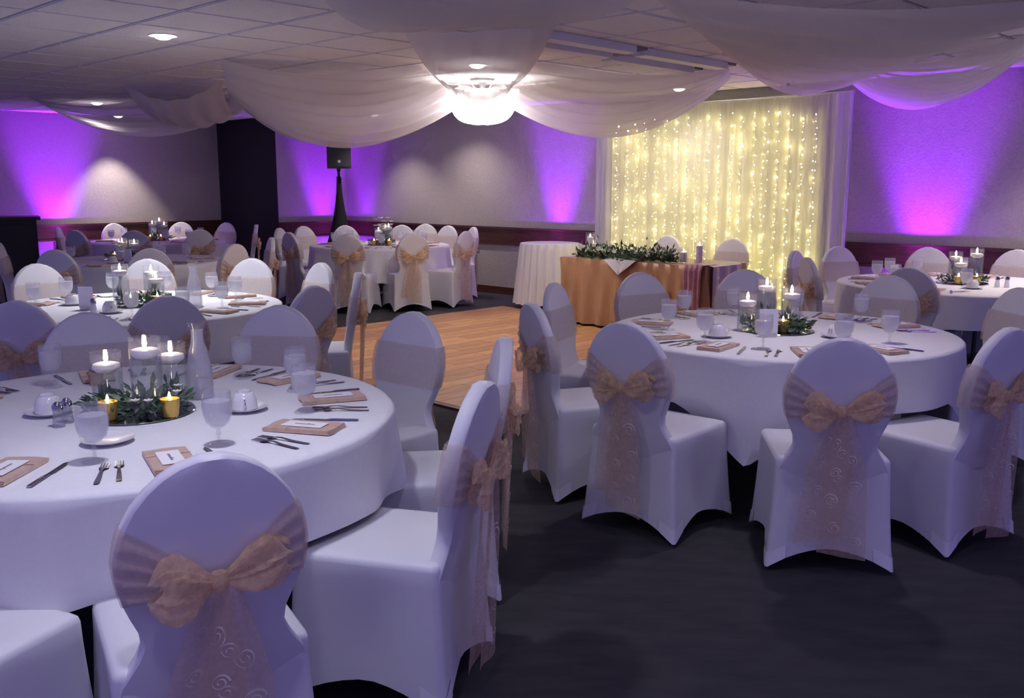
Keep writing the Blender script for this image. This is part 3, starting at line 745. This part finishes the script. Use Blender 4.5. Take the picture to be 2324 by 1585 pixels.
def cardstand(p, rz, lab):
    o = thing('table_card', lab, 'card', p, rz)
    MB().box(-.05, .05, -.003, .003, .012, .145).build('paper', M['card'], o, False)
    MB().box(-.04, .04, -.012, .012, 0, .014).build('stand', M['silver'], o, False)
cardstand(ptab('C', .25, -118, TZ + .001), .1, 'small upright white card beside the candles of the foreground right table')
cardstand(ptab('B', .32, -140, TZ + .001), -.2, 'small upright white card beside the candles of the second left table')
cardstand(ptab('D', .5, 175, TZ + .001), .5, 'small upright white card at the left of the far right table')
cardstand(ptab('F', .38, -75, TZ + .001), -.3, 'small upright white card beside the candle of the far left table')

# ================================================================== CENTREPIECES
def flame(parent, z_):
    MB().lathe([(.0001, 0), (.006, .006), (.0085, .016), (.006, .03), (.002, .042), (.0001, .046)], 10, (0, 0, z_)).build('flame', M['flame'], parent)
    MB().tube([(0, 0, z_ - .008), (0, 0, z_ + .008)], .0012, 5).build('wick', M['ink'], parent)
def vase(p, h, lab, r=.052):
    o = thing('cylinder_vase', 'clear glass cylinder vase of water, ' + lab, 'vase', p, 0, 'glass cylinder vases')
    MB().lathe([(.0001, 0), (r, 0), (r, h), (r - .003, h), (r - .003, .012), (.0001, .012)], 28).build('glass', M['glass'], o)
    wl = h - .075
    MB().lathe([(.0001, .013), (r - .004, .013), (r - .004, wl), (.0001, wl)], 24).build('water', M['water'], o)
    mb = MB(); rq = random.Random(int(p[0] * 1000 + p[1] * 77))
    for q in range(9):
        a = rq.uniform(0, 6.28); leafmesh(mb, Vector((.022 * math.cos(a), .022 * math.sin(a), .018 + rq.uniform(0, max(.01, wl - .09)))), Vector((rq.uniform(-.5, .5), rq.uniform(-.5, .5), 1.2)), rv(rq), .05, .010)
    stuff(mb.build('submerged_leaves', M['leaf'], o, False))
    c = thing('floating_candle', 'lit white floating candle in the vase, ' + lab, 'candle', (p[0], p[1], p[2] + wl + .001), 0, 'floating candles')
    MB().lathe([(.0001, 0), (.030, .002), (.045, .014), (.047, .022), (.044, .032), (.030, .036), (.0001, .034)], 24).build('wax', M['wax'], c)
    flame(c, .036)
def votive(p, lab):
    o = thing('votive_holder', 'small gold glass votive holder, ' + lab, 'votive', p, 0, 'gold votives')
    MB().lathe([(.024, 0), (.028, .004), (.031, .035), (.033, .062), (.031, .062), (.029, .035), (.026, .006), (.0001, .006)], 20).build('cup', M['votive'], o)
    MB().lathe([(.0001, .007), (.024, .007), (.029, .05), (.0001, .052)], 16).build('glow', M['votive_glow'], o)
    MB().lathe([(.0001, .054), (.005, .06), (.006, .068), (.002, .084), (.0001, .086)], 8).build('flame', M['flame'], o)
def greens(p, r0, r1, n, lab, seed, up=.065, flowers=7):
    rr = random.Random(seed); o = thing('greenery_ring', lab, 'greenery', p)
    mb, m2, st = MB(), MB(), MB()
    for i in range(n):
        a = rr.uniform(0, 2 * PI); r = rr.uniform(r0, r1); b = Vector((r * math.cos(a), r * math.sin(a), .004 + rr.uniform(0, up) * (1 - .4 * (r - r0) / (r1 - r0))))
        d = Vector((math.cos(a + rr.uniform(-1.2, 1.2)), math.sin(a + rr.uniform(-1.2, 1.2)), rr.uniform(-.05, .9)))
        leafmesh(mb if rr.random() < .75 else m2, b, d, rv(rr), rr.uniform(.03, .052), rr.uniform(.006, .011))
    for i in range(14):
        a = rr.uniform(0, 2 * PI); st.tube([(r0 * math.cos(a), r0 * math.sin(a), .008), (r1 * .8 * math.cos(a + .5), r1 * .8 * math.sin(a + .5), .03), (r1 * math.cos(a + .8), r1 * math.sin(a + .8), .06)], .0018, 4)
    stuff(mb.build('leaves', M['leaf'], o, False)); stuff(m2.build('sage_leaves', M['leaf2'], o, False)); st.build('stems', M['leaf'], o)
    for i in range(flowers):
        a = rr.uniform(0, 2 * PI); f = MB(); c = Vector((r1 * .8 * math.cos(a), r1 * .8 * math.sin(a), rr.uniform(.03, .07)))
        for q in range(7):
            b = 2 * PI * q / 7; leafmesh(f, Vector((0, 0, 0)), Vector((math.cos(b), math.sin(b), .5)), Vector((0, 0, 1)), .022, .008)
        f.build('blossom', M['petal'], o, False, loc=c)
def carafe(p, lab):
    o = thing('water_carafe', lab, 'carafe', p, 0, 'water carafes')
    MB().lathe([(.0001, 0), (.046, 0), (.050, .006), (.050, .07), (.046, .12), (.036, .17), (.026, .21), (.023, .235), (.026, .262), (.033, .283), (.031, .283), (.024, .262), (.021, .235), (.024, .21), (.034, .17), (.044, .12), (.047, .07), (.047, .008), (.0001, .008)], 28).build('glass', M['glass'], o)
    MB().lathe([(.0001, .009), (.0455, .009), (.0455, .07), (.0425, .12), (.033, .168), (.023, .209), (.0205, .232), (.022, .255), (.0001, .256)], 24).build('ice_water', M['carafe'], o)
def centre(k, c, vs, vot, n, seed):
    tn = TN[k]; p = Vector((c[0], c[1], TZ + .001))
    o = tag(MB().lathe([(.0001, 0), (.19, 0), (.193, .003), (.19, .006), (.0001, .006)], 40).build('mirror_tray', M['mirror'], None, loc=p), 'round mirror plate under the candles of the ' + tn, 'mirror')
    names = ('tallest at the ', 'second tallest at the ', 'shortest at the ')
    order = sorted(range(len(vs)), key=lambda i: -vs[i][2])
    for rank, i in enumerate(order): vase((vs[i][0], vs[i][1], TZ + .0075), vs[i][2], names[rank] + tn)
    for i, (x, y) in enumerate(vot): votive((x, y, TZ + .0075), ('left one at the ', 'right one at the ')[i] + tn)
    greens(p + Vector((0, 0, .007)), .04, .175, n, 'dark green leaves with small cream blossoms around the candles, ' + tn, seed)
centre('A', (-1.30, 3.17), [(-1.245, 3.13, .265), (-1.415, 3.21, .20), (-1.225, 3.31, .215)], [(-1.345, 3.04), (-1.155, 3.085)], 230, 1)
carafe((-1.155, 3.395, TZ + .001), 'tall clear carafe of ice water right of the candles, foreground left table')
centre('B', (-2.42, 6.15), [(-2.52, 6.02, .27), (-2.36, 6.2, .20), (-2.42, 6.28, .24)], [(-2.45, 5.99), (-2.30, 6.05)], 260, 2)
carafe((-2.07, 6.08, TZ + .001), 'tall clear carafe of ice water on the second left table')
centre('C', (1.44, 5.03), [(1.40, 5.13, .265), (1.265, 5.00, .20), (1.505, 5.02, .235)], [(1.315, 4.91), (1.44, 4.93)], 330, 3)
centre('D', (3.62, 7.52), [(3.57, 7.46, .20), (3.73, 7.54, .27), (3.61, 7.64, .24)], [(3.53, 7.40), (3.67, 7.39)], 220, 4)
centre('E', (-1.72, 12.45), [(-1.62, 12.4, .27), (-1.75, 12.38, .22), (-1.68, 12.55, .25)], [(-1.8, 12.3), (-1.6, 12.28)], 240, 5)
centre('F', (-4.12, 9.95), [(-4.1, 9.9, .22), (-4.18, 10.02, .19), (-4.02, 10.02, .20)], [(-4.15, 9.82), (-4.05, 9.82)], 160, 6)
centre('G', (-5.02, 13.45), [(-5.0, 13.4, .31), (-5.12, 13.45, .27), (-5.0, 13.58, .25)], [(-5.1, 13.3), (-4.95, 13.3)], 180, 7)
# small potted favour behind the left vase
o = thing('potted_plant', 'tiny terracotta pot with a green sprig behind the left vase', 'plant', (-1.64, 3.62, TZ + .001))
MB().lathe([(.0001, 0), (.022, 0), (.030, .045), (.033, .045), (.033, .055), (.029, .055), (.0001, .05)], 16).build('pot', M['terra'], o)
mb = MB()
for i in range(16): leafmesh(mb, Vector((0, 0, .052)), Vector((R.uniform(-1, 1), R.uniform(-1, 1), .7)), rv(), .032, .007)
stuff(mb.build('leaves', M['leaf'], o, False))
# flower vase of the far centre table
o = thing('flower_vase', 'tall glass with white and lilac blossoms on the far centre table', 'flowers', (-1.72, 12.6, TZ + .009))
MB().lathe([(.0001, 0), (.05, 0), (.055, .2), (.052, .2), (.047, .01), (.0001, .01)], 18).build('glass', M['glass'], o)
for i in range(16):
    f = MB(); d = rv(); c = Vector((d.x * .12, d.y * .12, .27 + .08 * d.z))
    for q in range(8): b = 2 * PI * q / 8; leafmesh(f, Vector((0, 0, 0)), Vector((math.cos(b), math.sin(b), .4)), Vector((0, 0, 1)), .045, .018)
    f.build('blossom', M['card'] if i % 3 else M['lilac'], o, False, loc=c)
mb = MB()
for i in range(10): a = i * .63; mb.tube([(.02 * math.cos(a), .02 * math.sin(a), .02), (.07 * math.cos(a), .07 * math.sin(a), .27)], .003, 4)
mb.build('stems', M['leaf'], o)

# ================================================================== HEAD TABLE
HA0, HA1, HB0, HB1 = 7.85, 8.61, 4.97, 6.84
ht = thing('head_table', 'rectangular folding table under the bronze satin cloth', 'table', AB(HA0, HB0), TH)
lA, lB = HA1 - HA0, HB1 - HB0
MB().box(.01, lA - .01, .01, lB - .01, .715, .745).build('tabletop', M['table'], ht, False)
for x in (.1, lA - .1):
    for y in (.15, lB - .15): MB().tube([(x, y, 0), (x, y, .715)], .016, 8).build('leg', M['leg'], ht)
pts = []
def run(p, q, n_):
    for i in range(n_): pts.append((p[0] + (q[0] - p[0]) * i / n_, p[1] + (q[1] - p[1]) * i / n_))
run((0, 0), (lA, 0), 36); run((lA, 0), (lA, lB), 80); run((lA, lB), (0, lB), 36); run((0, lB), (0, 0), 80)
def pushed(p, s):
    x, y = p; cx, cy = lA / 2, lB / 2; dx = -1 if x < .001 else (1 if x > lA - .001 else 0); dy = -1 if y < .001 else (1 if y > lB - .001 else 0)
    w_ = (.012 + .020 * s) * math.sin((x + y) * 36 + 2 * math.sin((x - y) * 5)) + .03 * s
    return (x + dx * w_ * min(1, s * 3), y + dy * w_ * min(1, s * 3))
rows = [[(lA / 2 + (x - lA / 2) * k, lB / 2 + (y - lB / 2) * k, .752) for x, y in pts] for k in (.001, .5, .98)]
for i in range(9):
    s = i / 8; rows.append([(*pushed(p, s), .748 - (.748 - .045) * s) for p in pts])
tag(MB().grid(rows, True).build('head_tablecloth', M['gold'], None, ang=60, loc=AB(HA0, HB0), rz=TH), 'bronze satin pleated cloth on the head table before the backdrop', 'tablecloth')
# cream triangular overlay tip
rows = []
for i in range(9):
    s = i / 8; hw = .20 * (1 - s) + .004
    rows.append([(-.045 - .012 * s - .006 * math.sin(j * 1.6), lB * .545 + hw * (2 * j / 8 - 1), .757 - .15 * s) for j in range(9)])
rows.insert(0, [(.16, lB * .545 + .20 * (2 * j / 8 - 1), .7575) for j in range(9)])
tag(MB().grid(rows).build('overlay_cloth', M['cloth'], None, loc=AB(HA0, HB0), rz=TH), 'cream pointed overlay cloth hanging over the front of the head table', 'cloth')
# mauve and lilac satin at the right corner
def hang(b0, b1, bot, m, lab, off, nf):
    rows = []
    for i in range(14):
        s = i / 13
        row = []
        for j in range(17):
            v = j / 16; y = b0 + (b1 - b0) * (v - .5) * (1 - .25 * s) + (b1 - b0) * .5
            if s < .25: x = .22 - s / .25 * (.22 + off); z_ = .760
            else: x = -off - .012 * math.sin(v * nf * PI) - .01; z_ = .760 - (s - .25) / .75 * (.76 - bot)
            row.append((x, y, z_ + (.006 * abs(math.sin(v * nf * PI)) if s < .25 else 0)))
        rows.append(row)
    return tag(MB().grid(rows).build('satin_drape', m, None, loc=AB(HA0, HB0), rz=TH), lab, 'cloth')
hang(.0, .22, .12, M['mauve'], 'mauve satin cloth hanging over the right front corner of the head table', .055, 7)
rows = []
for i in range(12):
    s = i / 11; rows.append([(.06 + .55 * j / 14, -.05 - .012 * math.sin(j * 1.3) * min(1, s * 3) if s > .15 else .12 - s / .15 * .17, .760 if s <= .15 else .760 - (s - .15) / .85 * .42) for j in range(15)])
tag(MB().grid(rows).build('satin_drape', M['lilac'], None, loc=AB(HA0, HB0), rz=TH), 'pale lilac satin cloth hanging over the right end of the head table', 'cloth')
# garland
o = thing('garland', 'long green leaf garland with white flowers along the head table front', 'garland', AB(HA0 + .10, HB0 + .40, .754), TH)
mb, m2 = MB(), MB(); gl = 1.30
for i in range(900):
    y = R.uniform(0, gl); e = min(1, min(y, gl - y) * 5 + .35); r = abs(R.gauss(0, .055)) * e; a = R.uniform(-.2, PI + .2)
    p = Vector((r * 1.25 * math.cos(a), y, .012 + max(0, r * 1.25 * math.sin(a))))
    d = Vector((math.cos(a) + R.uniform(-.5, .5), R.uniform(-1.2, 1.2), math.sin(a) * 1.1 + R.uniform(-.1, .7)))
    d.z = max(d.z, -.05)
    leafmesh(mb if R.random() < .72 else m2, p, d, rv(), R.uniform(.04, .085), R.uniform(.009, .016))
stuff(mb.build('leaves', M['leaf'], o, False)); stuff(m2.build('sage_leaves', M['leaf2'], o, False))
MB().tube([(0, gl * i / 12, .015 + .01 * math.sin(i)) for i in range(13)], .008, 5).build('stem', M['leaf'], o)
for i in range(22):
    f = MB(); y = gl * (i + .5) / 22 + R.uniform(-.03, .03)
    for q in range(8):
        b = 2 * PI * q / 8; leafmesh(f, Vector((0, 0, 0)), Vector((math.cos(b), math.sin(b), .5)), Vector((0, 0, 1)), .034, .014)
        leafmesh(f, Vector((0, 0, .004)), Vector((math.cos(b + .4), math.sin(b + .4), 1.3)), Vector((0, 0, 1)), .022, .010)
    fo = f.build('white_flower', M['petal'], o, False, loc=(R.uniform(-.09, .02), y, R.uniform(.06, .15))); fo.rotation_euler = (R.uniform(-.6, .6), -R.uniform(.3, 1.2), 0)
def pillar(a, b, h, lab):
    p = AB(a, b, .754); o = thing('hurricane_vase', 'clear glass cylinder around the pillar candle, ' + lab, 'vase', p)
    MB().lathe([(.0001, 0), (.05, 0), (.05, h + .06), (.047, h + .06), (.047, .008), (.0001, .008)], 24).build('glass', M['glass'], o)
    c = thing('pillar_candle', 'lit white pillar candle, ' + lab, 'candle', p + Vector((0, 0, .009)))
    MB().lathe([(.0001, 0), (.034, 0), (.034, h - .004), (.030, h), (.0001, h - .008)], 20).build('wax', M['wax'], c); flame(c, h - .008)
pillar(8.15, 6.66, .20, 'taller at the left end of the head table'); pillar(8.30, 6.74, .12, 'shorter at the left end of the head table')
pillar(8.12, 5.22, .17, 'taller at the right end of the head table'); pillar(8.05, 5.36, .10, 'shorter at the right end of the head table')
for b, lab in ((6.22, 'white covered chair behind the garland, left of the two head seats'), (5.38, 'white covered chair behind the candles, right of the two head seats')):
    place_chair(AB(9.03, b)[:2], AB(7.0, b)[:2], lab, 'chairs at the head table', False, 0)

# ------------------------------------------------------------------ small round skirted table
ct = AB(8.74, 7.79)
t = thing('cocktail_table', 'small round table under the floor-length white pleated cloth', 'table', ct)
MB().lathe([(.0001, .80), (.36, .80), (.36, .82), (.0001, .82)], 32).build('tabletop', M['table'], t)
MB().lathe([(.24, 0), (.25, .01), (.05, .04), (.035, .06), (.035, .80)], 20).build('pedestal', M['leg'], t)
rows = [[(r * math.cos(2 * PI * i / 160), r * math.sin(2 * PI * i / 160), .826) for i in range(160)] for r in (.001, .2, .355)]
for i in range(9):
    s = i / 8; rows.append([((.365 + .07 * s + (.006 + .022 * s) * math.sin(22 * a + 1.2 * math.sin(3 * a))) * math.cos(a), (.365 + .07 * s + (.006 + .022 * s) * math.sin(22 * a + 1.2 * math.sin(3 * a))) * math.sin(a), .822 - .74 * s) for a in (2 * PI * q / 160 for q in range(160))])
tag(MB().grid(rows, True).build('cocktail_tablecloth', M['cloth'], None, ang=60, loc=ct), 'white pleated cloth on the small round table left of the head table', 'tablecloth')

# ================================================================== BACKDROP
KA, KB0, KB1, KZ = 9.18, 4.19, 7.40, 2.44
bd = thing('backdrop', 'white voile curtain backdrop on a pipe frame behind the head table', 'backdrop', AB(KA, KB0), TH)
W_ = KB1 - KB0
for y in (0.03, W_ - .03):
    MB().tube([(.03, y, .01), (.03, y, KZ)], .019, 10).build('upright', M['silver'], bd); MB().box(-.17, .23, y - .2, y + .2, 0, .01).build('base_plate', M['silver'], bd, False)
MB().tube([(.03, 0, KZ), (.03, W_, KZ)], .018, 10).build('crossbar', M['silver'], bd)
def curtain(y0, y1, x0, amp, freq, seed, m, nm, nz_=14, bot=.02):
    rr = random.Random(seed); p1, p2 = rr.uniform(0, 6), rr.uniform(0, 6); n_ = max(8, int((y1 - y0) * 150)); rows = []
    for i in range(nz_ + 1):
        s = i / nz_; z_ = KZ - .01 - (KZ - .01 - bot) * s; row = []
        for j in range(n_ + 1):
            y = y0 + (y1 - y0) * j / n_
            row.append((x0 + amp * (.6 + .4 * s) * (math.sin(freq * y + p1 + .8 * math.sin(3.1 * y + p2)) + .35 * math.sin(2.3 * freq * y + p2)), y, z_))
        rows.append(row)
    return MB().grid(rows).build(nm, m, bd, ang=80)
sw = .26
curtain(sw * .6, W_ - sw * .5, .0, .018, 46, 1, M['drape'], 'center_drape')
curtain(.0, sw, -.02, .03, 38, 2, M['drape2'], 'side_drape'); curtain(W_ - sw * .8, W_, -.02, .03, 38, 3, M['drape2'], 'side_drape')
curtain(.05, W_ - .05, .10, .02, 30, 4, M['drape2'], 'lining_drape')
lc = thing('string_light_curtain', 'curtain of warm fairy light strings hanging on the voile backdrop', 'string lights', AB(KA - .055, KB0, 0), TH)
def ico(mb, c, r):
    x, y, z_ = c; mb.add([(x + r, y, z_), (x - r, y, z_), (x, y + r, z_), (x, y - r, z_), (x, y, z_ + r), (x, y, z_ - r)], [(0, 2, 4), (2, 1, 4), (1, 3, 4), (3, 0, 4), (2, 0, 5), (1, 2, 5), (3, 1, 5), (0, 3, 5)])
ns = 38
for i in range(ns):
    y = sw + .03 + (W_ - 2 * sw) * (i + .5) / ns + R.uniform(-.03, .03)
    bk = .108 if i % 2 else 0.0      # every second string hangs behind the voile
    pts_ = [(bk + R.uniform(-.006, .006), y + R.uniform(-.012, .012), KZ - .04 - 2.3 * q / 12) for q in range(13)]
    so = MB().tube(pts_, .0012, 4).build('light_string', M['wire'], lc)
    b1, b2 = MB(), MB(); z_ = KZ - .14 - R.uniform(0, .15)
    while z_ > .12:
        k = (KZ - .04 - z_) / 2.3 * 12; q = min(11, int(k)); f = k - q
        c = [pts_[q][e] + (pts_[q + 1][e] - pts_[q][e]) * f for e in range(3)]; c[0] -= .008; c[1] += R.uniform(-.012, .012)
        if R.random() < .22: ico(b2, c, R.uniform(.0095, .013))
        else: ico(b1, c, R.uniform(.005, .0075))
        z_ -= R.uniform(.05, .11) if bk else R.uniform(.09, .20)
    stuff(b1.build('small_bulbs', M['bulb_hot'] if bk else M['bulb'], so)); stuff(b2.build('bright_bulbs', M['bulb_hot'], so))

# ================================================================== LOUDSPEAKER, BAR, SWITCHES
sp = AB(8.66, 12.05)
rz = fac(sp, (0, 4))
t = thing('speaker_stand', 'tripod speaker stand in a black stretch scrim before the corner', 'speaker stand', sp, rz)
MB().tube([(0, 0, .02), (0, 0, 1.78)], .02, 10).build('pole', M['black'], t)
for k in range(3):
    a = PI / 2 + k * 2 * PI / 3; MB().tube([(0, 0, .75), (.38 * math.cos(a), .38 * math.sin(a), .02)], .014, 8).build('leg', M['black'], t)
rows = []
for i in range(14):
    s = i / 13; r = .035 + .42 * s ** 1.9; rows.append([(r * math.cos(2 * PI * k / 36) * (1 + .10 * s * math.cos(3 * (2 * PI * k / 36 - PI / 2))), r * math.sin(2 * PI * k / 36) * (1 + .10 * s * math.cos(3 * (2 * PI * k / 36 - PI / 2))), 1.66 - 1.64 * s) for k in range(36)])
MB().grid(rows, True).build('scrim', M['scrim'], t)
t = thing('loudspeaker', 'black loudspeaker with silver badge on the scrimmed stand in the corner', 'loudspeaker', (sp.x, sp.y, 1.78), rz)
mb = MB(); out = [(-.18, .16), (.18, .16), (.15, -.16), (-.15, -.16)]
mb.add([(x, y, 0) for x, y in out] + [(x, y, .58) for x, y in out], [(0, 3, 2, 1), (4, 5, 6, 7), (0, 1, 5, 4), (1, 2, 6, 5), (2, 3, 7, 6), (3, 0, 4, 7)])
mb.build('cabinet', M['black'], t, False)
rows = [[(x, .163 + .018 * (1 - (x / .17) ** 2), z_) for x in [-.168 + .336 * j / 12 for j in range(13)]] for z_ in (.03, .55)]
MB().grid(rows).build('grille', M['grille'], t)
MB().add([(-.022, .184, .085), (.022, .184, .085), (.012, .184, .125), (-.012, .184, .125)], [(0, 1, 2, 3)]).box(-.02, .02, .180, .184, .088, .12).build('badge', M['silver'], t, False)
MB().lathe([(.03, -.04), (.03, 0)], 12).build('socket', M['black'], t)
t = thing('bar_counter', 'black portable bar counter at the left picture edge', 'bar', (-7.02, 12.2, 0), .50)
MB().box(-.78, .78, -.30, .30, .05, 1.08).build('body', M['black'], t, False)
MB().box(-.83, .83, -.34, .34, 1.085, 1.125).build('worktop', M['black'], t, False)
MB().box(-.72, .72, -.32, -.302, .12, 1.0).build('front_panel', M['grille'], t, False)
MB().box(-.74, .74, -.27, .27, 0, .048).build('plinth', M['black'], t, False)
for i, a in enumerate((4.62, 4.42)):
    c = AB(a, WL - .006, 1.30)
    t = thing('light_switch', ('pale wall switch plate nearer the purple glow on the left wall', 'pale wall switch plate cut by the left picture edge')[i], 'switch', c, TH)
    MB().box(-.06, .06, -.005, .005, -.065, .065).build('plate', M['plate'], t, False)
    for x in (-.025, .025): MB().box(x - .006, x + .006, -.013, -.004, -.014, .014).build('toggle', M['trimwhite'], t, False)

for k_, v_ in PROTO.items():
    if k_ not in USED:
        for c in list(v_.children_recursive) + [v_]: bpy.data.objects.remove(c)
